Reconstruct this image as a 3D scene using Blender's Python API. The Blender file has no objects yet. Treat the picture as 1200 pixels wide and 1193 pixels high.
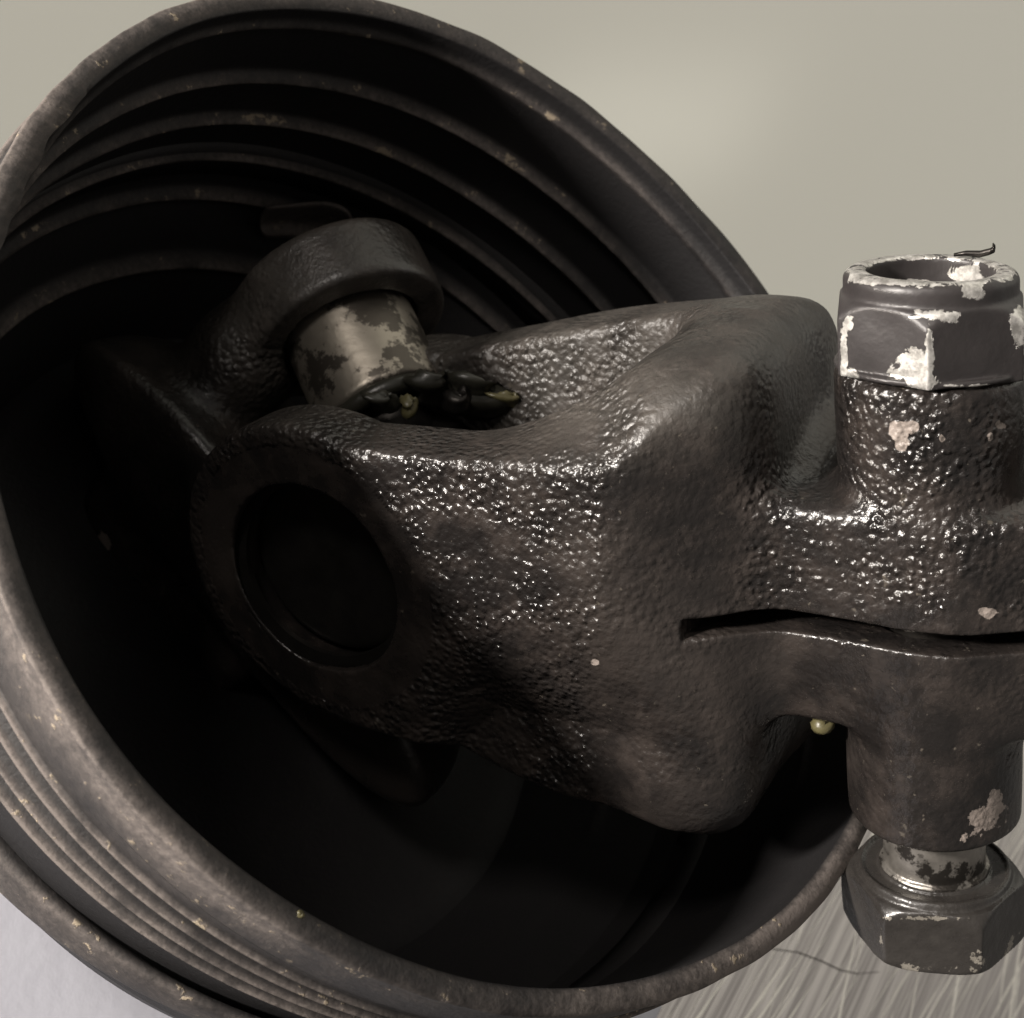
import bpy, math, random
import numpy as np
from mathutils import Matrix

random.seed(4); rng = np.random.default_rng(4)
C = bpy.context.scene.collection
scn = bpy.context.scene

# ------------------------------------------------------------------ frames
# One unit of the working frame is 0.1 mm.  The boot's axis is the world's vertical.
U = 1e-4
DIST = 2000.0
HB = 640.0                                     # height of the boot's mouth above the table
def nz(a):
    a = np.array(a, float); return a / np.linalg.norm(a)
UP = nz((.57156351, .40457812, .71388494))     # world up, seen from the camera's frame
CEN = np.array((-15.25, 62.7, 0.0))            # centre of the boot's mouth
EX = nz(np.array((1.0, 0, 0)) - UP * UP[0]); EY = np.cross(UP, EX)
ROT = np.stack([EX, EY, UP])
def to_world(p):
    q = (np.asarray(p, float) - CEN) @ ROT.T
    q[..., 2] += HB
    return q * U

# joint frame: s along the fork, n along the near trunnion, w along the pinch bolt
JN = nz((-.45, -.35, .82)); JH = np.array((.9, -.11, .42)); JH = nz(JH - JN * (JH @ JN)); JW = np.cross(JN, JH)
if JW[1] < 0: JW = -JW
JB = np.stack([JH, JN, JW])
EAR = np.array((-250 * 1.02, -93.5 * 1.02, -40.0))
JC = EAR - 215 * JN
def joint_to_v(q): return JC + np.asarray(q) @ JB
def v_to_px(p):
    k = DIST / (DIST - p[..., 2])
    return 600 + p[..., 0] * k, 596.5 - p[..., 1] * k

# ------------------------------------------------------------------ camera
cam = bpy.data.cameras.new('camera'); co = bpy.data.objects.new('camera', cam); C.objects.link(co)
M = Matrix.Identity(4)
for j in range(3):
    for i in range(3): M[i][j] = float(ROT[i, j])
pos = to_world(np.array((0, 0, DIST)))
for i in range(3): M[i][3] = float(pos[i])
co.matrix_world = M
cam.sensor_fit = 'HORIZONTAL'; cam.angle = 2 * math.atan(600 / DIST)
cam.clip_start = .005; cam.clip_end = 50
cam.dof.use_dof = True; cam.dof.focus_distance = .187; cam.dof.aperture_fstop = 52
scn.camera = co

# ------------------------------------------------------------------ world and lamps
wd = bpy.data.worlds.new('World'); scn.world = wd; wd.use_nodes = True
bg = wd.node_tree.nodes['Background']
bg.inputs[0].default_value = (1.0, .93, .86, 1); bg.inputs[1].default_value = .19
scn.view_settings.view_transform = 'Standard'; scn.view_settings.look = 'None'
scn.view_settings.exposure = 0; scn.view_settings.gamma = 1

def lamp(name, d, dist, size, watts, col, target=(0, 0, -100)):
    """area lamp in direction d (camera frame) from the target"""
    L = bpy.data.lights.new(name, 'AREA'); L.shape = 'RECTANGLE'
    L.size, L.size_y = size; L.energy = watts; L.color = col
    o = bpy.data.objects.new(name, L); C.objects.link(o)
    t = to_world(np.array(target, float)); p = t + (ROT @ nz(d)) * dist
    o.location = p
    from mathutils import Vector
    o.rotation_euler = (Vector(t) - Vector(p)).to_track_quat('-Z', 'Y').to_euler()
    return o
lamp('key_lamp', (-.735, .21, .625), .6, (.06, .06), 9.5, (1.0, .93, .86), (-60, -60, 0))
lamp('boot_fill', (-.24, .52, .82), .9, (.14, .14), 2.3, (1.0, .93, .86))  # fill lamp added to reach the rear ear and arm in the boot
lamp('room_lamp', (.62, .74, -.06), 1.5, (2.3, 1.5), 6.8, (1.0, .97, .83))
lamp('side_fill', (.95, .16, .10), 1.2, (.8, .8), .55, (1.0, .93, .88))  # added off to the right to brighten the steel's reflection
lamp('window_light', (-.55, -.75, .40), 1.2, (.5, .4), 3.6, (.88, .90, 1.0))

def fixture(px, py, dist, size, watts, col):
    # a small ceiling fixture whose soft mirror image lies on the table top
    o = np.array((0, 0, DIST)); d = nz((px - 600, 596.5 - py, -DIST))
    hit = o + d * (((CEN - o) @ UP - HB) / (d @ UP)); r = d - 2 * (d @ UP) * UP
    X = np.array((1.0, 0, 0)); X = X - 2 * (X @ UP) * UP; X = nz(X - r * (X @ r)); Y = np.cross(r, X)
    L = bpy.data.lights.new('ceiling_fixture', 'AREA'); L.shape = 'RECTANGLE'; L.size, L.size_y = size; L.energy = watts; L.color = col
    ob = bpy.data.objects.new('ceiling_fixture', L); C.objects.link(ob)
    m = Matrix.Identity(4); p = to_world(hit) + (ROT @ r) * dist
    for a, v in enumerate((ROT @ X, ROT @ Y, ROT @ r)):
        for b in range(3): m[b][a] = float(v[b])
    for b in range(3): m[b][3] = float(p[b])
    ob.matrix_world = m
fixture(750, 145, 1.6, (.25, .11), .035, (1.0, .97, .86))

# ------------------------------------------------------------------ object helpers
def tag(o, label=None, cat=None, group=None, kind=None):
    if label: o['label'] = label
    if cat: o['category'] = cat
    if group: o['group'] = group
    if kind: o['kind'] = kind
    return o
def empty(name, loc, **k):
    o = bpy.data.objects.new(name, None); o.empty_display_size = .01; C.objects.link(o)
    o.location = loc; return tag(o, **k)
def mesh_obj(name, verts, faces, mat, parent=None, smooth=True, attrs=None):
    """verts in world metres"""
    v = np.asarray(verts, float)
    if parent is not None:
        off = np.array(parent.location); p = parent.parent
        while p is not None: off = off + np.array(p.location); p = p.parent
        v = v - off
    me = bpy.data.meshes.new(name)
    if isinstance(faces, np.ndarray):
        nf, k = faces.shape
        me.vertices.add(len(v)); me.vertices.foreach_set('co', v.astype(np.float32).ravel())
        me.loops.add(nf * k); me.loops.foreach_set('vertex_index', faces.astype(np.int32).ravel())
        me.polygons.add(nf)
        me.polygons.foreach_set('loop_start', np.arange(0, nf * k, k, dtype=np.int32))
        me.update(calc_edges=True)
    else:
        me.from_pydata(v.tolist(), [], faces); me.update()
    if smooth: me.polygons.foreach_set('use_smooth', [True] * len(me.polygons))
    for an, av in (attrs or {}).items():
        a = me.attributes.new(an, 'FLOAT', 'POINT'); a.data.foreach_set('value', np.asarray(av, np.float32))
    me.materials.append(mat)
    o = bpy.data.objects.new(name, me); C.objects.link(o)
    if parent is not None: o.parent = parent
    return o

def surface_net(f, org, step):
    """mesh of f = 0 (inside negative) on a regular grid"""
    sgn = f < 0
    nx, ny, nzz = f.shape
    cnt = np.zeros((nx - 1, ny - 1, nzz - 1), np.int8)
    corners = [(i, j, k) for i in (0, 1) for j in (0, 1) for k in (0, 1)]
    for i, j, k in corners: cnt += sgn[i:nx - 1 + i, j:ny - 1 + j, k:nzz - 1 + k]
    act = (cnt > 0) & (cnt < 8)
    ci = np.argwhere(act)
    idx = -np.ones(act.shape, np.int64); idx[act] = np.arange(len(ci))
    acc = np.zeros((len(ci), 3)); num = np.zeros(len(ci))
    for a in corners:
        for ax in range(3):
            if a[ax]: continue
            b = list(a); b[ax] = 1
            va = f[ci[:, 0] + a[0], ci[:, 1] + a[1], ci[:, 2] + a[2]].astype(float)
            vb = f[ci[:, 0] + b[0], ci[:, 1] + b[1], ci[:, 2] + b[2]].astype(float)
            m = (va < 0) != (vb < 0)
            t = va[m] / (va[m] - vb[m])
            p = np.tile(np.array(a, float), (m.sum(), 1)); p[:, ax] += t
            acc[m] += p; num[m] += 1
    verts = np.array(org) + (ci + acc / num[:, None]) * step
    quads = []
    for ax in range(3):
        b, c = (ax + 1) % 3, (ax + 2) % 3
        sl = [slice(None)] * 3; sh = [slice(None)] * 3
        sl[ax] = slice(0, f.shape[ax] - 1); sh[ax] = slice(1, None)
        lo = sgn[tuple(sl)]; hi = sgn[tuple(sh)]
        e = np.argwhere(lo != hi)
        ok = (e[:, b] > 0) & (e[:, c] > 0) & (e[:, b] < f.shape[b] - 1) & (e[:, c] < f.shape[c] - 1)
        e = e[ok]; inn = lo[tuple(e.T)]
        def cell(db, dc):
            q = e.copy(); q[:, b] -= db; q[:, c] -= dc
            return idx[tuple(q.T)]
        q = np.stack([cell(1, 1), cell(0, 1), cell(0, 0), cell(1, 0)], 1)
        q[~inn] = q[~inn][:, ::-1]
        quads.append(q)
    return verts, np.concatenate(quads)

def grid(lo, hi, step):
    ax = [np.arange(l, h + step, step, dtype=np.float32) for l, h in zip(lo, hi)]
    return ax[0][:, None, None], ax[1][None, :, None], ax[2][None, None, :]
def smin(a, b, k):
    h = np.maximum(k - np.abs(a - b), 0) / k
    return np.minimum(a, b) - h * h * k * .25
def smax(a, b, k): return -smin(-a, -b, k)
def box(x, y, z, c, hs, r=0.0):
    qx, qy, qz = np.abs(x - c[0]) - (hs[0] - r), np.abs(y - c[1]) - (hs[1] - r), np.abs(z - c[2]) - (hs[2] - r)
    out = np.sqrt(np.maximum(qx, 0) ** 2 + np.maximum(qy, 0) ** 2 + np.maximum(qz, 0) ** 2)
    return out + np.minimum(np.maximum(np.maximum(qx, qy), qz), 0) - r
def rbox2(qx, qz, r):
    qx, qz = qx + r, qz + r
    return np.sqrt(np.maximum(qx, 0) ** 2 + np.maximum(qz, 0) ** 2) + np.minimum(np.maximum(qx, qz), 0) - r
def cyl(rad, ax, R, lo, hi, r=0.0):
    """rad = distance from the axis, ax = height along it"""
    return rbox2(rad - R, np.abs(ax - (lo + hi) / 2) - (hi - lo) / 2, r)
def wob(x, y, z, sc, seed):
    """cheap smooth pseudo noise of about unit size"""
    r = np.random.default_rng(seed); v = 0
    for i in range(5):
        d = nz(r.normal(size=3)) * r.uniform(.6, 1.5) / sc
        v = v + np.sin(x * d[0] + y * d[1] + z * d[2] + r.uniform(0, 6.28))
    return v * .4

# ------------------------------------------------------------------ materials
class NT:
    def __init__(s, name):
        s.m = bpy.data.materials.new(name); s.m.use_nodes = True; s.t = s.m.node_tree
        s.b = s.t.nodes['Principled BSDF']
        s.tc = s.t.nodes.new('ShaderNodeTexCoord')
        s.geo = s.tc.outputs['Object']
    def n(s, ty, **k):
        o = s.t.nodes.new(ty)
        for a, v in k.items(): setattr(o, a, v)
        return o
    def l(s, a, b): s.t.links.new(a, b)
    def val(s, sock, x):
        if isinstance(x, (int, float)): sock.default_value = x
        elif isinstance(x, tuple): sock.default_value = (*x, 1) if len(x) == 3 and len(sock.default_value) == 4 else x
        else: s.l(x, sock)
    def noise(s, scale, detail=4, rough=.55, vec=None, dist=0.0):
        o = s.n('ShaderNodeTexNoise'); o.inputs['Scale'].default_value = scale; o.inputs['Detail'].default_value = detail
        o.inputs['Roughness'].default_value = rough; o.inputs['Distortion'].default_value = dist
        s.l(vec or s.geo, o.inputs['Vector']); return o.outputs['Fac']
    def voro(s, scale, vec=None, feature='F1', smooth=None):
        o = s.n('ShaderNodeTexVoronoi'); o.feature = feature; o.inputs['Scale'].default_value = scale
        if feature == 'SMOOTH_F1': o.inputs['Smoothness'].default_value = smooth or .5
        s.l(vec or s.geo, o.inputs['Vector']); return o.outputs['Distance']
    def math(s, op, a, b=0.0, c=0.0, clamp=False):
        o = s.n('ShaderNodeMath', operation=op); o.use_clamp = clamp
        for i, x in enumerate((a, b, c)): s.val(o.inputs[i], x)
        return o.outputs[0]
    def ramp(s, x, lo, hi, a=0.0, b=1.0):
        o = s.n('ShaderNodeMapRange'); o.interpolation_type = 'SMOOTHSTEP'
        s.val(o.inputs[0], x)
        for i, y in enumerate((lo, hi, a, b)): o.inputs[i + 1].default_value = y
        return o.outputs[0]
    def mix(s, f, a, b):
        o = s.n('ShaderNodeMix', data_type='RGBA'); s.val(o.inputs[0], f); s.val(o.inputs[6], a); s.val(o.inputs[7], b)
        return o.outputs[2]
    def attr(s, name):
        o = s.n('ShaderNodeAttribute'); o.attribute_name = name; return o.outputs['Fac']
    def bump(s, h, dist, strength=1.0, prev=None):
        o = s.n('ShaderNodeBump'); s.val(o.inputs['Strength'], strength); o.inputs['Distance'].default_value = dist
        s.l(h, o.inputs['Height'])
        if prev is not None: s.l(prev, o.inputs['Normal'])
        return o.outputs[0]
    def set(s, color=None, rough=None, metal=None, normal=None, spec=None, **k):
        i = s.b.inputs
        if color is not None: s.val(i['Base Color'], color)
        if rough is not None: s.val(i['Roughness'], rough)
        if metal is not None: s.val(i['Metallic'], metal)
        if normal is not None: s.l(normal, i['Normal'])
        if spec is not None: s.val(i['Specular IOR Level'], spec)
        for a, v in k.items(): s.val(i[a.replace('_', ' ')], v)
        return s.m

def make_cast():
    """black oily paint over a grainy casting; 'grain' sets how coarse, 'chip' where paint is off"""
    a = NT('black_cast_paint')
    grain = a.attr('grain'); chip = a.attr('chip')
    big = a.noise(45, 3); dirt = a.noise(160, 5, .65)
    fine = a.noise(1400, 2, .5); cell = a.voro(1180, feature='SMOOTH_F1', smooth=.7); mic = a.noise(2600, 2)
    gm = a.math('MULTIPLY', grain, a.ramp(a.noise(150, 3), .32, .62, .25, 1.0))
    hgt = a.math('ADD', a.math('MULTIPLY', fine, .7), a.math('MULTIPLY', cell, -1.35))
    hgt = a.math('MULTIPLY', hgt, gm)
    n1 = a.bump(hgt, .00044)
    n2 = a.bump(mic, .00009, .7, n1)
    n3 = a.bump(a.math('ADD', dirt, a.math('MULTIPLY', a.noise(520, 5, .7), .5)), .00026, .6, n2)
    nchip = a.math('ADD', chip, a.math('MULTIPLY', a.math('SUBTRACT', a.noise(420, 5, .65), .5), 1.8))
    cm = a.ramp(nchip, .50, .56)
    base = a.mix(a.ramp(dirt, .40, .72), (.0115, .0100, .0095), (.031, .025, .022))
    base = a.mix(a.ramp(big, .45, .7, 0, .6), base, (.040, .033, .029))
    speck = a.math('MAXIMUM', a.ramp(a.noise(330, 3, .6), .70, .75, 0, .45), a.ramp(a.noise(950, 3, .6), .69, .74, 0, .55))
    base = a.mix(speck, base, (.12, .105, .085))
    du = a.math('MULTIPLY', a.attr('dust_sheen'), a.ramp(a.math('ADD', a.noise(70, 4, .6), a.math('MULTIPLY', a.noise(600, 3), .3)), .40, .85, .25, 1.0))  # greyer paint: dust, and light put into the colour of upper faces
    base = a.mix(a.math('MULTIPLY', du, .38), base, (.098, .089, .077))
    base = a.mix(cm, base, a.mix(a.noise(500, 2), (.15, .125, .110), (.31, .265, .235)))
    r = a.math('ADD', a.ramp(big, .3, .7, .20, .30), a.ramp(dirt, .4, .7, 0, .10))
    r = a.math('ADD', r, a.math('MULTIPLY', cm, .25))
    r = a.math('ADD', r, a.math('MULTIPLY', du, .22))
    return a.set(base, r, 0.0, n3, .55)
def make_plate():
    """painted steel with paint flaked off the zinc"""
    a = NT('flaking_paint_on_zinc')
    chip = a.attr('chip')
    e = a.math('ADD', chip, a.math('MULTIPLY', a.math('SUBTRACT', a.noise(560, 6, .7, dist=.8), .5), 1.35))
    cm = a.ramp(e, .49, .53)
    rim = a.ramp(e, .42, .49)
    zinc = a.mix(a.ramp(a.noise(900, 5, .7), .35, .65), (.40, .385, .36), (.86, .84, .80))
    paint = a.mix(a.noise(240, 4), (.020, .018, .018), (.042, .037, .037))
    base = a.mix(cm, a.mix(rim, paint, (.030, .027, .026)), zinc)
    r = a.math('ADD', .34, a.math('MULTIPLY', a.noise(300, 3), .18))
    h = a.math('ADD', a.math('MULTIPLY', cm, -1.0), a.math('MULTIPLY', a.noise(900, 3), .45))
    return a.set(base, r, a.math('MULTIPLY', cm, .75), a.bump(h, .00014), .5)
def make_metal(name, c0, c1, rough, scale=300, stain=None, dist=.00004):
    a = NT(name)
    f = a.noise(scale, 4, .6)
    base = a.mix(f, c0, c1)
    if stain: base = a.mix(a.ramp(a.noise(150, 5, .7), .47, .53), base, stain)
    return a.set(base, a.math('ADD', rough, a.math('MULTIPLY', f, .2)), .85, a.bump(a.noise(900, 3), dist), .5)
def make_rubber():
    a = NT('dusty_black_rubber')
    d = a.attr('dust_light')  # dust, and light painted on the inner ribs and tab
    n1 = a.noise(110, 5, .65); n2 = a.noise(420, 4, .65); n3 = a.noise(35, 3)
    k = a.math('ADD', a.math('MULTIPLY', n1, .55), a.math('ADD', a.math('MULTIPLY', n2, .25), a.math('MULTIPLY', n3, .45)))
    fin = a.noise(1300, 4, .7)
    m = a.math('MULTIPLY', d, a.math('MULTIPLY', a.ramp(k, .45, .80, .15, 1.5), a.ramp(fin, .3, .7, .6, 1.3)), clamp=True)
    base = a.mix(m, (.0105, .010, .0105), (.130, .112, .102))
    clump = a.math('MULTIPLY', a.ramp(a.math('ADD', n2, a.math('MULTIPLY', n1, .6)), .93, 1.0), a.ramp(d, .12, .3))
    base = a.mix(a.math('MULTIPLY', clump, .7), base, (.34, .28, .20))
    h = a.math('ADD', a.math('MULTIPLY', n2, .9), a.noise(1500, 3))
    h = a.math('ADD', h, a.math('MULTIPLY', clump, .8))
    r = a.ramp(m, 0, .6, .56, .8)
    return a.set(base, r, 0, a.bump(h, .00008), .3)
def make_steel():
    a = NT('scratched_stainless_steel')
    def stretched(sx, sy, rot, sc, det=4):
        q = a.n('ShaderNodeMapping', vector_type='TEXTURE'); q.inputs['Rotation'].default_value = (0, 0, math.radians(rot))
        q.inputs['Scale'].default_value = (1 / sx, 1 / sy, 1); a.l(a.geo, q.inputs[0])
        return a.noise(sc, det, .6, q.outputs[0])
    br = stretched(5, 600, BRUSH, 3.2, 4); br2 = stretched(7, 1400, BRUSH + 3, 2, 3)
    sc1 = a.ramp(stretched(9, 700, BRUSH - 7, 2.3, 2), .59, .64)
    sc2 = a.ramp(stretched(8, 500, BRUSH + 13, 2.0, 2), .62, .66)
    sc = a.math('MAXIMUM', sc1, sc2)
    cl = a.noise(14, 3)
    wq = a.n('ShaderNodeVectorMath', operation='DISTANCE'); a.l(a.geo, wq.inputs[0]); wq.inputs[1].default_value = WORN
    wear = a.ramp(a.math('ADD', wq.outputs['Value'], a.math('MULTIPLY', cl, .03)), .065, .13, 1.0, .0)
    sc = a.math('MULTIPLY', sc, wear)
    base = a.mix(wear, (.52, .51, .485), a.mix(a.ramp(br, .35, .65), (.23, .215, .213), (.47, .445, .435)))
    base = a.mix(a.math('MULTIPLY', sc, .75), base, (.95, .92, .86))
    r = a.math('ADD', a.math('MULTIPLY_ADD', wear, .15, .15), a.math('ADD', a.math('MULTIPLY', cl, .05), a.math('MULTIPLY', sc, .15)))
    h = a.math('MULTIPLY', wear, a.math('ADD', a.math('MULTIPLY', br, .12), a.math('ADD', a.math('MULTIPLY', br2, .12), a.math('MULTIPLY', sc, -.9))))
    return a.set(base, r, .9, a.bump(h, .000035), .5)
def make_paper():
    a = NT('white_wiping_paper')
    f = a.noise(60, 4)
    return a.set(a.mix(f, (.60, .605, .675), (.66, .665, .73)), .8, 0, a.bump(a.noise(300, 3), .00006), .3)
def simple(name, c, rough=.5, spec=.5, **k):
    a = NT(name); f = a.noise(500, 3)
    return a.set(a.mix(f, tuple(x * .8 for x in c), tuple(min(1, x * 1.2) for x in c)), rough, 0, a.bump(f, .0001), spec, **k)
_a, _b = [ROT @ ((lambda d, o: o + d * (((CEN - o) @ UP - HB) / (d @ UP)))(np.array((x - 600, 596.5 - y, -DIST)), np.array((0, 0, DIST)))) for x, y in ((980, 1190), (1030, 1080))]
WORN = tuple(_t / 1.0 for _t in ((_a + [0, 0, HB]) * U))
BRUSH = math.degrees(math.atan2(_b[1] - _a[1], _b[0] - _a[0]))      # the way the steel was brushed
CAST = make_cast(); PLATE = make_plate(); RUBBER = make_rubber(); STEEL = make_steel(); PAPER = make_paper()
CUPMETAL = make_metal('worn_bright_cup_steel', (.24, .215, .18), (.50, .45, .38), .30, 200, (.10, .088, .075))
SHANK = make_metal('oily_bolt_shank', (.16, .15, .135), (.46, .43, .39), .30, 500, (.05, .045, .04))
DARKSTEEL = make_metal('dark_oiled_steel', (.02, .018, .017), (.06, .055, .05), .32, 300)
GREASE = simple('yellow_grease', (.085, .075, .035), .35, .6)
SEAL = simple('olive_seal_rubber', (.022, .021, .016), .35)
HAIR = simple('dark_hair', (.03, .025, .02), .5)

# ------------------------------------------------------------------ setting: table top and paper
def table():
    b = 1.6; z1, z0 = 0.0, -.03
    xs = np.linspace(-b, b, 9)
    v = [(x, y, z1) for y in xs for x in xs] + [(-b, -b, z0), (b, -b, z0), (b, b, z0), (-b, b, z0)]
    f = [(j * 9 + i, j * 9 + i + 1, (j + 1) * 9 + i + 1, (j + 1) * 9 + i) for j in range(8) for i in range(8)]
    f.append((84, 83, 82, 81))
    r0 = [i for i in range(9)]; r1 = [72 + i for i in range(9)]; c0 = [j * 9 for j in range(9)]; c1 = [j * 9 + 8 for j in range(9)]
    f += [tuple([81, 82] + r0[::-1]), tuple([82, 83] + c1[::-1]), tuple([83, 84] + r1), tuple([84, 81] + c0)]
    tag(mesh_obj('table_top', v, f, STEEL, smooth=False), kind='structure')
table()
def ray_table(px, py, z=0.0):
    d = np.array((px - 600, 596.5 - py, -DIST)); o = np.array((0, 0, DIST))
    t = ((CEN - o) @ UP - HB + z) / (d @ UP)
    return to_world(o + d * t)

# ------------------------------------------------------------------ boot
RIMR = 616.75
def px_dir(px, py):
    d = np.array((px - 600, 596.5 - py, -DIST)); o = np.array((0, 0, DIST))
    return o + d * (((CEN - o) @ UP) / (d @ UP)) - CEN
def boot():
    root = empty('rubber_boot', (0, 0, 0), label='big black ribbed rubber boot with dust-covered rim around the joint', cat='boot')
    n_t = 360
    th = np.linspace(0, 2 * np.pi, n_t, endpoint=False)
    # mouth outline read as a slightly squashed circle
    def rr(th): return FOUR[0] + sum(FOUR[2 * k - 1] * np.cos(k * th) + FOUR[2 * k] * np.sin(k * th) for k in range(1, 4))
    # the outer folds close up towards the right-hand side of the near face
    def ang(px, py):
        q = ROT @ (px_dir(px, py)); return math.atan2(q[1], q[0])
    a0, a1 = ang(-20, 900), ang(480, 1240)
    da = (th - a0 + math.pi) % (2 * math.pi) - math.pi; full = (a1 - a0 + math.pi) % (2 * math.pi) - math.pi
    tt = np.clip(da / full, 0, 1); SQ = tt * tt * (3 - 2 * tt)
    SQ = SQ * np.clip((2.4 - da / full) / 1.2, 0, 1)
    def near(px, py, width):
        d = (th - ang(px, py) + math.pi) % (2 * math.pi) - math.pi
        return np.exp(-(d / width) ** 2)
    RIB = 1 - .99 * np.clip(1.3 * near(860, 1100, .85) + 1.3 * near(600, 1170, .8), 0, 1)      # ribs fade out there
    LIPD = 1.0 * near(950, 1030, .55) + .35 * near(60, 160, .8)
    CRUST = near(110, 860, .38) + .5 * near(330, 1060, .3)
    pk = (th - ang(96, 103) + math.pi) % (2 * math.pi) - math.pi
    PEEL = np.clip(pk / .012, 0, 1) * np.clip((.62 - pk) / .3, 0, 1)
    def revolve(name, prof, parent, closed=True, wobble=1.5, seed=1):
        """prof: (radius offset from the mouth radius, height below the mouth, dust)"""
        P = np.array([tuple(q) + (0,) * (5 - len(q)) for q in prof], float); npf = len(P)
        V = np.zeros((npf, n_t, 3)); A = np.zeros((npf, n_t))
        for i, (dr, z, du, rib, lip) in enumerate(P):
            fade = max(0.0, 1 + z / 500)
            R = RIMR + (rr(th) - RIMR) * fade + dr
            R = R - 15 * rib * RIB
            if lip: R = R + 1.1 * wob(np.cos(th) * 600, np.sin(th) * 600, 0.0, 14, 31) - lip * (dr < 10) * PEEL * (10 + 3 * wob(np.cos(th) * 600, np.sin(th) * 600, 0.0, 9, 33))
            R = R + wobble * wob(np.cos(th) * 600, np.sin(th) * 600, z, 60, seed)
            zz = z + wobble * .7 * wob(np.cos(th) * 600, np.sin(th) * 600, z * .3, 90, seed + 7)
            V[i, :, 0] = R * np.cos(th); V[i, :, 1] = R * np.sin(th); V[i, :, 2] = np.maximum(zz + HB, 2.0)
            A[i] = du + .85 * rib * RIB + lip * LIPD + (.34 * CRUST * math.exp(-((z + 20) / 34) ** 2) if dr > 20 else 0)  # rib term pales the ridges: light they catch, put into the colour
            V[i, :, 2] += -z * .22 * SQ * (dr > 3) * (z < -60) * (z > -380)
        F = []
        ii = np.arange(n_t); jj = (ii + 1) % n_t
        rows = npf if closed else npf - 1
        for i in range(rows):
            k = (i + 1) % npf
            F.append(np.stack([i * n_t + ii, i * n_t + jj, k * n_t + jj, k * n_t + ii], 1))
        return mesh_obj(name, V.reshape(-1, 3) * U, np.concatenate(F), RUBBER, parent, attrs={'dust_light': A.ravel()})
    # sleeve: inside (ribs) and outside (collar land, fine ridges, deep groove)
    pr = []
    for z in np.arange(-2, -600, -3.0):                      # down the inside
        dr = -2.0 - np.interp(-z, [0, 366, 410, 612], [0, 0, 10, 150]); du = .012; rib = 0.0
        for zr in (-32, -136, -230, -320, -402, -490):
            g = math.exp(-((z - zr) / 7.5) ** 2); rib += g * (.4 if zr > -40 else 1)
        pr.append((dr, z, du, rib))
    pr += [(-175, -606, .03), (-200, -612, .02), (-330, -618, .02), (-600, -622, .02), (-600, -634, .02), (-190, -636, .02), (-155, -634, .02), (-146, -625, .02)]
    out = []
    for z in np.arange(-612, -6, 2.0):
        if z < -206: dr, du = 8 - np.interp(-z, [0, 366, 410, 612], [0, 0, 12, 150]), .0
        else:
            dr, du = 26, .085
            for zr in (-92, -130, -168, -202):
                g = math.exp(-((z - zr) / 2.6) ** 2); dr += 7 * g; du += 1.1 * g
            for zr in (-111, -150, -187):
                g = math.exp(-((z - zr) / 11) ** 2); dr -= 10 * g; du -= .05 * g
            if z > -60: du += .22 * math.exp(-((z + 18) / 16) ** 2)
        out.append((dr, z, du))
    pr += out
    pr += [(27, -4, .4, 0, .5), (26.5, -1, .7, 0, 1), (24, 1.5, .4, 0, 1), (14, 2.5, .22, 0, 1), (5, 2, .20, 0, 1), (0, -1, .14, 0, .3)]
    revolve('bellows', pr, root, wobble=2.0)
    fl = [(-4, -296, .02), (18, -299, .1), (26, -304, .5), (29, -312, .30), (30, -350, .26), (27, -360, .2), (12, -364, .1), (-4, -366, .02)]
    # the lower flange is a second ring below the deep groove
    revolve('flange', fl[::-1], root, wobble=2.5, seed=5)
    # moulded tab on the inside wall
    def wall(px, py, dr):
        d = nz((px - 600, 596.5 - py, -DIST)); o = np.array((0, 0, DIST)) - CEN
        dp, qp = d - UP * (d @ UP), o - UP * (o @ UP); R = RIMR + dr
        A, B, Cc = dp @ dp, 2 * dp @ qp, qp @ qp - R * R
        return to_world(CEN + o + d * ((-B + math.sqrt(B * B - 4 * A * Cc)) / (2 * A)))
    up = [(303, 240), (330, 240), (355, 236), (380, 234), (400, 238), (417, 252)]
    dn = [(303, 283), (325, 279), (348, 280), (372, 288), (395, 297), (413, 300)]
    v = []; npt = len(up)
    for (a, b) in zip(up, dn):
        lo_up = np.array(wall(*a, -20)); hi_up = np.array(wall(*a, -62)); mid = np.array(wall((a[0] + b[0]) / 2, (a[1] + b[1]) / 2, -26))
        lo_dn = np.array(wall(*b, -20)); hi_dn = np.array(wall(*b, -52))
        v += [lo_up, hi_up, (hi_up * .8 + hi_dn * .2) - (hi_up - lo_up) * .15, mid, (hi_dn * .8 + hi_up * .2) - (hi_dn - lo_dn) * .15, hi_dn, lo_dn]
    k = 7
    f = [(i * k + j, (i + 1) * k + j, (i + 1) * k + (j + 1) % k, i * k + (j + 1) % k) for i in range(npt - 1) for j in range(k)]
    f += [tuple(range(k)), tuple((npt - 1) * k + j for j in range(k))[::-1]]
    o = mesh_obj('moulded_tab', v, f, RUBBER, root, attrs={'dust_light': [1.0] * len(v)})  # fully pale: stands in for light that does not reach the tab
    m = o.modifiers.new('soft', 'SUBSURF'); m.levels = m.render_levels = 2
    # grease and dirt stuck on the lip
    for (px, py, r, zz) in ((352, 1072, 5, 3),):
        d = np.array((px - 600, 596.5 - py, -DIST)); oo = np.array((0, 0, DIST))
        t = ((CEN - oo) @ UP) / (d @ UP)
        blob('grease_smear', oo + d * t, r, GREASE, root, (1.0, .7, .5), seed=int(px))
    return root
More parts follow.
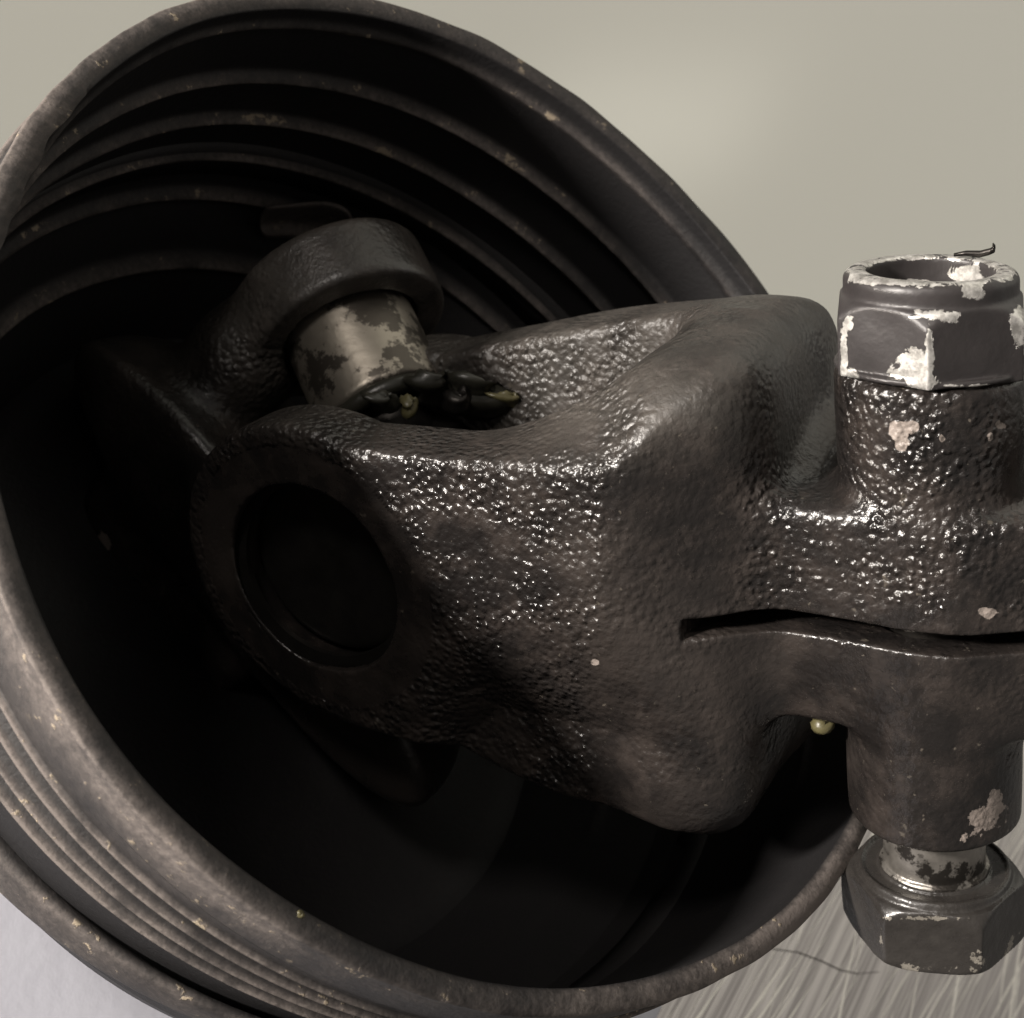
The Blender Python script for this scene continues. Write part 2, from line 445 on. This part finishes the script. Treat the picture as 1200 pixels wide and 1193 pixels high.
def blob(name, p, r, mat, parent, sq=(1, 1, 1), seed=0, world=False):
    nu, nv = 16, 10; rg = np.random.default_rng(seed); v = []; f = []
    ph = rg.uniform(0, 6.28, 4)
    for j in range(nv + 1):
        a = math.pi * j / nv
        for i in range(nu):
            b = 2 * math.pi * i / nu
            k = r * (1 + .20 * math.sin(2 * b + ph[0] + a * 2) + .16 * math.sin(3 * b + 4 * a + ph[1]) + .10 * math.sin(7 * a + 5 * b + ph[2]))
            v.append((math.sin(a) * math.cos(b) * k * sq[0], math.sin(a) * math.sin(b) * k * sq[1], math.cos(a) * k * sq[2]))
    for j in range(nv):
        for i in range(nu): f.append((j * nu + i, j * nu + (i + 1) % nu, (j + 1) * nu + (i + 1) % nu, (j + 1) * nu + i)[::-1])
    c = to_world(np.asarray(p, float))
    return mesh_obj(name, np.array(v) * U + c, f, mat, parent)
# Fourier fit of the mouth's radius against the angle round the axis
def fit_mouth():
    px = np.array([(4, 249), (63, 155), (96, 105), (168, 61), (249, 23), (520, 33), (610, 86), (700, 150), (790, 240), (885, 335),
                   (450, 1113), (565, 1157), (656, 1166), (748, 1148), (840, 1111), (931, 1047), (995, 969), (35, 699), (114, 834), (199, 943), (298, 1022), (398, 1082)], float)
    d = np.stack([px[:, 0] - 600, 596.5 - px[:, 1], np.full(len(px), -DIST)], 1); o = np.array((0, 0, DIST))
    t = ((CEN - o) @ UP) / (d @ UP)
    q = (o + d * t[:, None] - CEN) @ ROT.T
    r, a = np.hypot(q[:, 0], q[:, 1]), np.arctan2(q[:, 1], q[:, 0])
    A = np.stack([np.ones_like(a)] + [g(k * a) for k in range(1, 4) for g in (np.cos, np.sin)], 1)
    reg = np.diag([0] + [.4] * 6)
    return np.linalg.solve(A.T @ A + reg, A.T @ r)
FOUR = fit_mouth()
boot()

# ------------------------------------------------------------------ universal joint
jroot = empty('universal_joint', to_world(JC - 360 * UP) * np.array((1, 1, 0)),
              label='black cast universal joint with slotted clamp yoke and pinch bolt inside the boot', cat='universal joint')

def chip_attr(V, spots):
    x, y = v_to_px(V); a = np.zeros(len(V))
    for (px, py, rx, ry, s) in spots:
        d = np.sqrt(((x - px) / rx) ** 2 + ((y - py) / ry) ** 2)
        a = np.maximum(a, s * np.clip(1.15 - .65 * d, 0, 1))
    return a

def clamp_yoke():
    lo, hi, st = (-225, -235, -330), (1010, 235, 350), 3.2
    s, n, w = grid(lo, hi, st)
    # two arms: plates between |n| 95 and 215, rounded ear at s = 0
    hw = 196 + 0 * s
    flare = np.clip((s - 215) / 290, 0, 1); flare = flare * flare * (3 - 2 * flare)
    ear = np.sqrt(s * s + w * w) - 200
    def ss(x): x = np.clip(x, 0, 1); return x * x * (3 - 2 * x)
    fo = np.clip((n - 95) / 120, 0, 1)                       # the top edge slopes down towards the outer face
    up = 186 + 118 * (ss((s - 190) / 300) * (1 - fo) + ss((s - 385) / 150) * fo); dn = 204 + 52 * ss((s - 90) / 240)
    strip = np.maximum(np.maximum(w - up, -w - dn), np.maximum(-s, s - 560))
    outline = np.minimum(ear, strip)
    def arm(sign, thick_lo):
        nn = n * sign
        return rbox2(outline, np.abs(nn - (215 + thick_lo) / 2) - (215 - thick_lo) / 2, 14)
    near = arm(1, 98)
    # the outer face rolls away downwards beyond the ear
    roll = np.maximum(0, 95 - w) ** 2 / 900 * np.clip((s - 70) / 160, 0, 1)
    near = smax(near, (n - (215 - np.minimum(roll, 66))) * .88, 10)
    # a shallow fall of the ear face towards its tip
    fall = np.maximum(0, (200 - s) * .8 - (w - 20) * .55) * .16
    near = smax(near, (n - (216 - fall)) * .97, 14)
    upf = 186 + 122 * np.clip((s + 20) / 480, 0, 1)
    outline = np.minimum(ear, np.maximum(np.maximum(w - upf, -w - dn), np.maximum(-s, s - 560)))
    far = arm(-1, 105)
    # fork base: a rounded block, wide across w
    base = box(s, n, w, (478, -20, 18), (76, 172, 306), 70)
    base = box(s, n, w, (470, -20, 15), (86, 172, 300), 80)
    body = smin(smin(near, base, 60), smin(far, base, 60), 30)
    body = smax(body, (n - (215 - .70 * np.maximum(0, s - 395))) * .82, 30)
    body = smax(body, (w - (325 - .22 * np.abs(n + 50))) * .95, 60)
    body = smax(body, (s - 556 + .00022 * (w - 20) ** 2) * .97, 56)
    body = smax(body, (-w - 298) * .95, 24)
    # hollow between the arms
    hol = np.sqrt(((s - 60) / 1.28) ** 2 + (n / .43) ** 2) - 235
    body = smax(body, -np.maximum(hol, np.abs(w) - 420) * .5, 30)
    # cut that leaves the pinch ears free of the shoulder
    # clamp sleeve, ear block and bolt bosses
    tube = cyl(np.sqrt((n + 110) ** 2 + w * w), s, 165, 480, 1040, 8)
    block = box(s, n, w, (760, -10, 2), (285, 112, 134), 20)
    sb = s - (705 - .039 * w)
    boss = cyl(np.sqrt(sb * sb + n * n), w, 99, -266, 276, 11)
    tail = box(s, n, w, (960, -50, 0), (120, 120, 200), 40)
    clamp = smin(smin(block, tube, 40), tail, 30)
    clamp = smax(clamp, (n - (108 - .55 * np.maximum(0, s - 745) + .16 * np.minimum(0, w))) * .85, 12)
    clamp = smin(clamp, boss, 24)

    body = smin(body, clamp, 34)
    # bolt hole, saw slot, bores
    slot = box(s, n, w, (468 + 400, 190, -2), (400, 250, 12.5), 0)
    body = np.maximum(body, -slot)
    body = np.maximum(body, -cyl(np.sqrt(sb * sb + n * n), w, 63, -500, 500))
    re = np.sqrt(s * s + w * w)
    body = np.maximum(body, -cyl(re, n, 125, 40, 300))
    body = np.maximum(body, -cyl(re, n, 121, -300, -40))
    body = np.maximum(body, -cyl(re, n, 132, 150, 166))               # snap ring groove
    body = smax(body, -(re - 125 - (n - 199) * 1.0) * .7, 4)             # chamfer of the bore
    spot = np.maximum(np.sqrt(s * s + w * w) - 163, 205 - n)             # spot face
    body = body + .9 * wob(s, n, w, 22, 3) + 1.6 * wob(s, n, w, 55, 4)
    V, F = surface_net(np.ascontiguousarray(np.broadcast_to(body, (s.size, n.size, w.size))), lo, st)
    S, N, W = V.T
    g = np.clip((415 + 22 * wob(S, N, W, 45, 21) + .25 * np.clip(W, -200, 200) - S) / 50, 0, 1)
    g = np.maximum(g, np.clip((S - 500) / 40, 0, 1) * np.clip((N - 30) / 40, 0, 1) * np.clip((W + 60) / 110, 0.25, 1))
    g = np.maximum(g * .95, .25 + .12 * wob(S, N, W, 60, 17))
    g = np.where((np.hypot(S, W) < 175) & (N > 0), .10, g)
    P = joint_to_v(V)
    ch = chip_attr(P, [(1054, 503, 12, 10, .9), (1070, 498, 9, 10, .9), (1056, 522, 8, 8, .8), (1103, 512, 6, 8, .8), (1160, 512, 6, 6, .8),
                       (1174, 499, 7, 6, .8), (1158, 716, 12, 7, .75), (1152, 962, 34, 20, .78), (1165, 945, 12, 22, .8), (698, 776, 5, 5, .9)])
    o = mesh_obj('clamp_yoke', to_world(P), F, CAST, jroot, attrs={'grain': g, 'chip': ch, 'dust_sheen': np.clip((W - 175 + .0015 * np.maximum(0, 215 - N) ** 2 - .10 * np.maximum(0, S - 380)) / 60, 0, 1) * (S < 575)})  # upper faces greyed: dust, and lamp sheen put into the colour
    return o
yoke = clamp_yoke()

def near_cup():
    """bearing cup sunk in the near ear, its snap ring and the same on the far side"""
    for sign in (1, -1):
        lo, hi, st = (-134, 30, -134), (134, 172, 134), 3.0
        s, n, w = grid(lo, hi, st)
        re = np.sqrt(s * s + w * w)
        cup = cyl(re, n, 122, 34, 128, 12)
        V, F = surface_net(np.ascontiguousarray(np.broadcast_to(cup, (s.size, n.size, w.size))), lo, st)
        V[:, 1] *= sign
        if sign < 0: F = F[:, ::-1]
        c = mesh_obj('bearing_cup', to_world(joint_to_v(V)), F, DARKSTEEL, jroot)
        # snap ring: an open ring in the groove
        R1, R0, z0, z1 = 131, 114, 152, 160; v = []; f = []
        aa = np.linspace(math.radians(65), math.radians(395), 90)
        for a in aa:
            for (r, z) in ((R0, z0), (R1, z0), (R1, z1), (R0, z1)): v.append((r * math.cos(a), sign * z, r * math.sin(a)))
        for i in range(89):
            for j in range(4): f.append((i * 4 + j, i * 4 + (j + 1) % 4, i * 4 + 4 + (j + 1) % 4, i * 4 + 4 + j))
        f += [(3, 2, 1, 0), tuple(89 * 4 + j for j in range(4))]
        mesh_obj('snap_ring', to_world(joint_to_v(np.array(v))), f, DARKSTEEL, c, smooth=False)
near_cup()

def hexd(x, y, ap, rot):
    d = None
    for k in range(3):
        a = rot + k * math.pi / 3
        q = np.abs(x * math.cos(a) + y * math.sin(a)) - ap
        d = q if d is None else np.maximum(d, q)
    return d
def nut():
    lo, hi, st = (-122, -122, 262), (122, 122, 402), 2.0
    x, y, w = grid(lo, hi, st)
    nw = w.size; w = w - .055 * y
    r = np.sqrt(x * x + y * y)
    va = math.atan2(.9, .2)                                    # a corner of the nut looks at the camera
    hx = np.maximum(hexd(x, y, 93, va + math.pi / 6), np.abs(w - 313) - 40)
    hx = smax(hx, (r - 95 - (352 - w) * .75) * .8, 3)
    wash = cyl(r, w, 102, 275, 281, 2.5)
    col = cyl(r, w, 90, 330, 379, 12)
    d = np.minimum(smin(hx, col, 5), wash)
    d = smax(d, -cyl(r, w, 66, 200, 500), 6)
    d = d + .5 * wob(x, y, w, 12, 8)
    V, F = surface_net(np.ascontiguousarray(np.broadcast_to(d, (x.size, y.size, nw))), lo, st)
    L = V.copy(); L[:, 0] += 705 - .039 * V[:, 2]
    P = joint_to_v(L)
    top = np.clip((V[:, 2] - .055 * V[:, 1] - 369) / 8, 0, 1) * .60
    ch = chip_attr(P, [(1132, 322, 20, 14, 1), (1142, 340, 13, 12, 1), (1065, 331, 34, 4, .9), (1020, 330, 30, 5, .85), (1102, 369, 34, 8, .72), (1112, 374, 18, 6, .7),
                       (1070, 428, 18, 20, .95), (1078, 445, 18, 14, .95), (1052, 437, 14, 9, .8), (1089, 420, 6, 34, .85), (989, 410, 5, 34, .9), (997, 441, 10, 10, 1), (994, 380, 7, 10, .9),
                       (1193, 380, 10, 22, 1), (1060, 457, 40, 3, .85), (1150, 452, 50, 2.5, .75), (1075, 372, 18, 3, .6)])
    ch = np.maximum(ch, top)
    return mesh_obj('lock_nut', to_world(P), F, PLATE, jroot, attrs={'chip': ch})
nut_o = nut()
def burr():
    pts = [(1118, 303, 6), (1126, 301, 5), (1134, 299, 4), (1139, 296, 5), (1137, 292, 4)]
    # a curled sliver standing on the nut's far edge
    base = joint_to_v(np.array((728 + 18, -60, 391)))
    v = []; f = []
    path = [(-30, -2, 0), (-18, -4, 2), (-4, -7, 1), (6, -8, 4), (11, -9, 7), (9, -8, 11)]
    wd = [2, 3, 4, 4, 4.5, 3]
    for (a, b, c), r in zip(path, wd):
        p = np.array((690 + 40 + a, -60 + b, 379 + c))
        for k in range(6):
            t = k * math.pi / 3; v.append(joint_to_v(p + np.array((0, r * math.cos(t), r * math.sin(t)))))
    for i in range(len(path) - 1):
        for k in range(6): f.append((i * 6 + k, i * 6 + (k + 1) % 6, i * 6 + 6 + (k + 1) % 6, i * 6 + 6 + k))
    f += [tuple(range(6))[::-1], tuple((len(path) - 1) * 6 + k for k in range(6))]
    mesh_obj('metal_burr', to_world(np.array(v)), f, DARKSTEEL, nut_o)
burr()

def bolt():
    lo, hi, st = (-124, -124, -452), (124, 124, -262), 2.2
    x, y, w = grid(lo, hi, st)
    r = np.sqrt(x * x + y * y)
    va = math.atan2(.9, .2)
    hx = np.maximum(hexd(x, y, 95, va), np.abs(w + 387) - 40)
    hx = smax(hx, (r - 97 - (-347 - w) * .9) * .75, 4)
    hx = smax(hx, (r - 101 - (w + 427) * 1.1) * .7, 5)
    fl = cyl(r, w, 90, -372, -337, 7)
    fl = smax(fl, -np.maximum(np.abs(r - 74) - 8, -341 - w), 3)
    d = smin(hx, fl, 5) + .7 * wob(x, y, w, 16, 9)
    V, F = surface_net(np.ascontiguousarray(np.broadcast_to(d, (x.size, y.size, w.size))), lo, st)
    L = V.copy(); L[:, 0] += 705 - .039 * V[:, 2]
    P = joint_to_v(L)
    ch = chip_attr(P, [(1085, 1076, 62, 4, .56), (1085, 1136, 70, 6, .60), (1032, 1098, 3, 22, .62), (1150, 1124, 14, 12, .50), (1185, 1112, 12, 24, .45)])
    head = mesh_obj('bolt_head', to_world(P), F, FLAKED_HEAD, jroot, attrs={'chip': ch})
    lo, hi, st = (-70, -70, -350), (70, 70, 384), 3.0
    x, y, w = grid(lo, hi, st)
    r = np.sqrt(x * x + y * y)
    thr = np.where(w > 150, 1.0, 0.0) * 2.0 * np.sin(w * .55 + np.arctan2(y, x))
    d = cyl(r, w, 59, -346, 348, 5) + thr
    d = np.minimum(d, cyl(r, w, 64, -345, -333, 3))
    d = smax(d, -cyl(r, w, 34, 334, 500, 6), 6)
    V, F = surface_net(np.ascontiguousarray(np.broadcast_to(d, (x.size, y.size, w.size))), lo, st)
    V[:, 0] += 705 - .039 * V[:, 2]
    mesh_obj('bolt_shank', to_world(joint_to_v(V)), F, SHANK, jroot)
def make_head_paint():
    a = NT('oily_black_bolt_paint')
    chip = a.attr('chip')
    e = a.math('ADD', chip, a.math('MULTIPLY', a.math('SUBTRACT', a.noise(480, 5, .7), .5), 2.2))
    cm = a.ramp(e, .50, .58)
    dirt = a.noise(260, 5, .65)
    base = a.mix(dirt, (.012, .011, .011), (.040, .036, .032))
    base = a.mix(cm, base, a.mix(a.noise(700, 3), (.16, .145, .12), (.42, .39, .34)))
    return a.set(base, a.ramp(dirt, .3, .7, .2, .42), a.math('MULTIPLY', cm, .5), a.bump(a.noise(600, 4), .00016), .55)
FLAKED_HEAD = make_head_paint()
bolt()

def px_at(px, py, z):
    k = (DIST - z) / DIST
    return np.array(((px - 600) * k, (596.5 - py) * k, z))
# the second yoke: its fork points up out of the boot, its shaft stands on the table
KM = nz((.75, .55, .37)); KC = np.array((-.48, .76, -.44)); KC = nz(KC - KM * (KC @ KM)); KE = np.cross(KM, KC)
KB = np.stack([KM, KC, KE]); K0 = np.array((-236., 272., -330.)) - 250 * KC
def k_to_v(q): return K0 + np.asarray(q) @ KB
def shaft_yoke():
    lo, hi, st = (-640, -420, -430), (150, 420, 430), 6.0
    t, c, e = grid(lo, hi, st)
    height = (K0 - CEN) @ UP + HB + t * (KM @ UP) + c * (KC @ UP) + e * (KE @ UP)
    re = np.sqrt(t * t + e * e)
    strip = np.maximum(np.abs(e) - 138, np.maximum(t, -300 - t))
    outline = np.minimum(re - 138, strip)
    a1 = rbox2(re - 138, np.abs(c - 250) - 48, 10)
    # the arm sweeps round in a wide bow to the hub
    bow = [(px_at(*q) - K0) @ KB.T for q in ((356, 356, -318), (285, 420, -335), (212, 505, -370), (156, 610, -415), (150, 730, -460), (235, 825, -485))]
    for a_, b_ in zip(bow[:-1], bow[1:]):
        ab = b_ - a_; h = np.clip(((t - a_[0]) * ab[0] + (c - a_[1]) * ab[1] + (e - a_[2]) * ab[2]) / (ab @ ab), 0, 1)
        dd = np.sqrt((t - a_[0] - h * ab[0]) ** 2 + (c - a_[1] - h * ab[1]) ** 2 + (e - a_[2] - h * ab[2]) ** 2) - 72
        a1 = smin(a1, dd, 26)
    a2 = rbox2(outline, np.abs(c + 190) - 45, 12)
    ell = (np.sqrt(((t + 270) / 95) ** 2 + (c / 365) ** 2 + (e / 380) ** 2) - 1) * 95
    vv = (K0 - JC) @ JN; nn = vv + t * (KM @ JN) + c * (KC @ JN) + e * (KE @ JN)
    low = smin(smin(a2, ell, 50), cyl(np.sqrt(c * c + e * e), t, 105, -620, -250, 10), 40)
    body = smin(smax(low, nn - 60, 20), smax(smin(a1, ell, 50), nn - 75, 20), 20)
    body = np.maximum(body, -cyl(re, np.abs(c), 98, 140, 400))
    body = np.maximum(body, 3 - height)
    body = body + 1.5 * wob(t, c, e, 40, 12)
    V, F = surface_net(np.ascontiguousarray(np.broadcast_to(body, (t.size, c.size, e.size))), lo, st)
    g = .14 + .8 * np.exp(-((V[:, 0] + 95) / 60) ** 2) * (V[:, 1] > 120)
    P = k_to_v(V)
    return mesh_obj('shaft_yoke', to_world(P), F, CAST, jroot, attrs={'grain': g, 'chip': chip_attr(P, [(122, 637, 9, 13, .85)]), 'dust_sheen': np.exp(-((V[:, 0] + 20) / 220) ** 2) * np.clip((V[:, 1] - 40) / 100, 0, 1)})  # rear ear and arm paled: painted light where the lamps do not reach
shaft_yoke()
def cross():
    # centre body with four trunnions
    lo, hi, st = (-240, -240, -240), (240, 240, 320), 6.0
    x, y, z = grid(lo, hi, st)
    d = np.sqrt(x * x + y * y + z * z) - 92
    def along(ax, R, a, b, off=(0, 0, 0)):
        o = off; h = (x - o[0]) * ax[0] + (y - o[1]) * ax[1] + (z - o[2]) * ax[2]
        r = np.sqrt(np.maximum((x - o[0]) ** 2 + (y - o[1]) ** 2 + (z - o[2]) ** 2 - h * h, 0))
        return cyl(r, h, R, a, b, 6)
    d = smin(d, along(JN, 60, -70, 70), 20)
    d = smin(d, along(KC, 52, -100, 215, K0 - JC), 20)
    V, F = surface_net(np.ascontiguousarray(np.broadcast_to(d, (x.size, y.size, z.size))), lo, st)
    mesh_obj('cross_piece', to_world(JC + V), F, DARKSTEEL, jroot)
    for sign in (1,):
        lo, hi, st = (-102, 58, -102), (102, 275, 102), 3.0
        t, c, e = grid(lo, hi, st)
        re = np.sqrt(t * t + e * e)
        d = cyl(re, c, 90, 72, 270, 8)
        d = d + .5 * wob(t, c, e, 14, 2)
        V, F = surface_net(np.ascontiguousarray(np.broadcast_to(d, (t.size, c.size, e.size))), lo, st)
        V[:, 1] *= sign
        if sign < 0: F = F[:, ::-1]
        o = mesh_obj('bearing_cup', to_world(k_to_v(V)), F, CUPMETAL, jroot)
        if sign > 0: o['label'] = 'bright worn metal bearing cup'
        v = []; f = []
        for i in range(48):
            a = 2 * math.pi * i / 48
            for j in range(10):
                b = 2 * math.pi * j / 10; R = 80 + 12 * math.cos(b)
                v.append((R * math.cos(a), sign * (64 + 12 * math.sin(b)), R * math.sin(a)))
        for i in range(48):
            for j in range(10): f.append((i * 10 + j, i * 10 + (j + 1) % 10, ((i + 1) % 48) * 10 + (j + 1) % 10, ((i + 1) % 48) * 10 + j))
        mesh_obj('seal', to_world(k_to_v(np.array(v))), f, SEAL, o)
cross()
for k, (px, py, z, r, sq, m) in enumerate([(447, 470, -150, 17, (1.3, .8, .8), SEAL), (478, 474, -140, 13, (.7, 1.2, .8), GREASE), (505, 452, -190, 26, (1.2, .7, 1), SEAL),
                                     (536, 470, -170, 20, (.9, 1.0, .9), DARKSTEEL), (560, 466, -200, 34, (1.5, .6, 1), SEAL), (596, 468, -190, 16, (1.6, .5, .8), GREASE)]):
    blob('seal_scrap', px_at(px, py, z), r, m, jroot, sq, 40 + k)
blob('grease_bead', joint_to_v(np.array((598, 62, -140))), 12, GREASE, jroot, (1, 1.2, 1.1), 3)

# ------------------------------------------------------------------ paper and hair on the table
def paper():
    a = [ray_table(-700, 700), ray_table(-160, 700), ray_table(520, 1330), ray_table(520, 1900), ray_table(-700, 1900)]
    A, B, D_ = a[1], a[2], a[4]
    n = 60; v = []; f = []
    ux = (B - A); uy = np.array((-ux[1], ux[0], 0)) / np.linalg.norm(ux)
    if (D_ - A) @ uy < 0: uy = -uy
    A = A - uy * .045
    for j in range(n + 1):
        for i in range(n + 1):
            p = A - ux * .4 + ux * 1.6 * i / n + uy * .22 * j / n
            h = .00025 + .0006 * (1 + wob(np.float64(i), np.float64(j), 0.0, 4.0, 3)) * min(1, max(0, (j - 16)) / 14)
            v.append((p[0], p[1], h))
    for j in range(n):
        for i in range(n): f.append((j * (n + 1) + i, j * (n + 1) + i + 1, (j + 1) * (n + 1) + i + 1, (j + 1) * (n + 1) + i))
    o = mesh_obj('wiping_paper', v, f, PAPER)
    m = o.modifiers.new('thick', 'SOLIDIFY'); m.thickness = .00008
    tag(o, 'white wiping paper lying on the table beside the boot', 'paper')
paper()
def hair():
    pts = [(905, 1112), (935, 1116), (962, 1126), (985, 1137), (1005, 1141), (1030, 1139)]
    v = []; f = []; r = .00009
    for p in pts:
        c = ray_table(*p); c = np.array((c[0], c[1], r * 1.3))
        for k in range(5):
            t = k * 2 * math.pi / 5; v.append(c + np.array((r * math.cos(t) * .7, r * math.cos(t) * .7, r * math.sin(t))))
    for i in range(len(pts) - 1):
        for k in range(5): f.append((i * 5 + k, i * 5 + (k + 1) % 5, i * 5 + 5 + (k + 1) % 5, i * 5 + 5 + k))
    f += [tuple(range(5))[::-1], tuple((len(pts) - 1) * 5 + k for k in range(5))]
    tag(mesh_obj('hair', v, f, HAIR), 'thin dark hair lying on the steel beside the bolt head', 'hair')
hair()
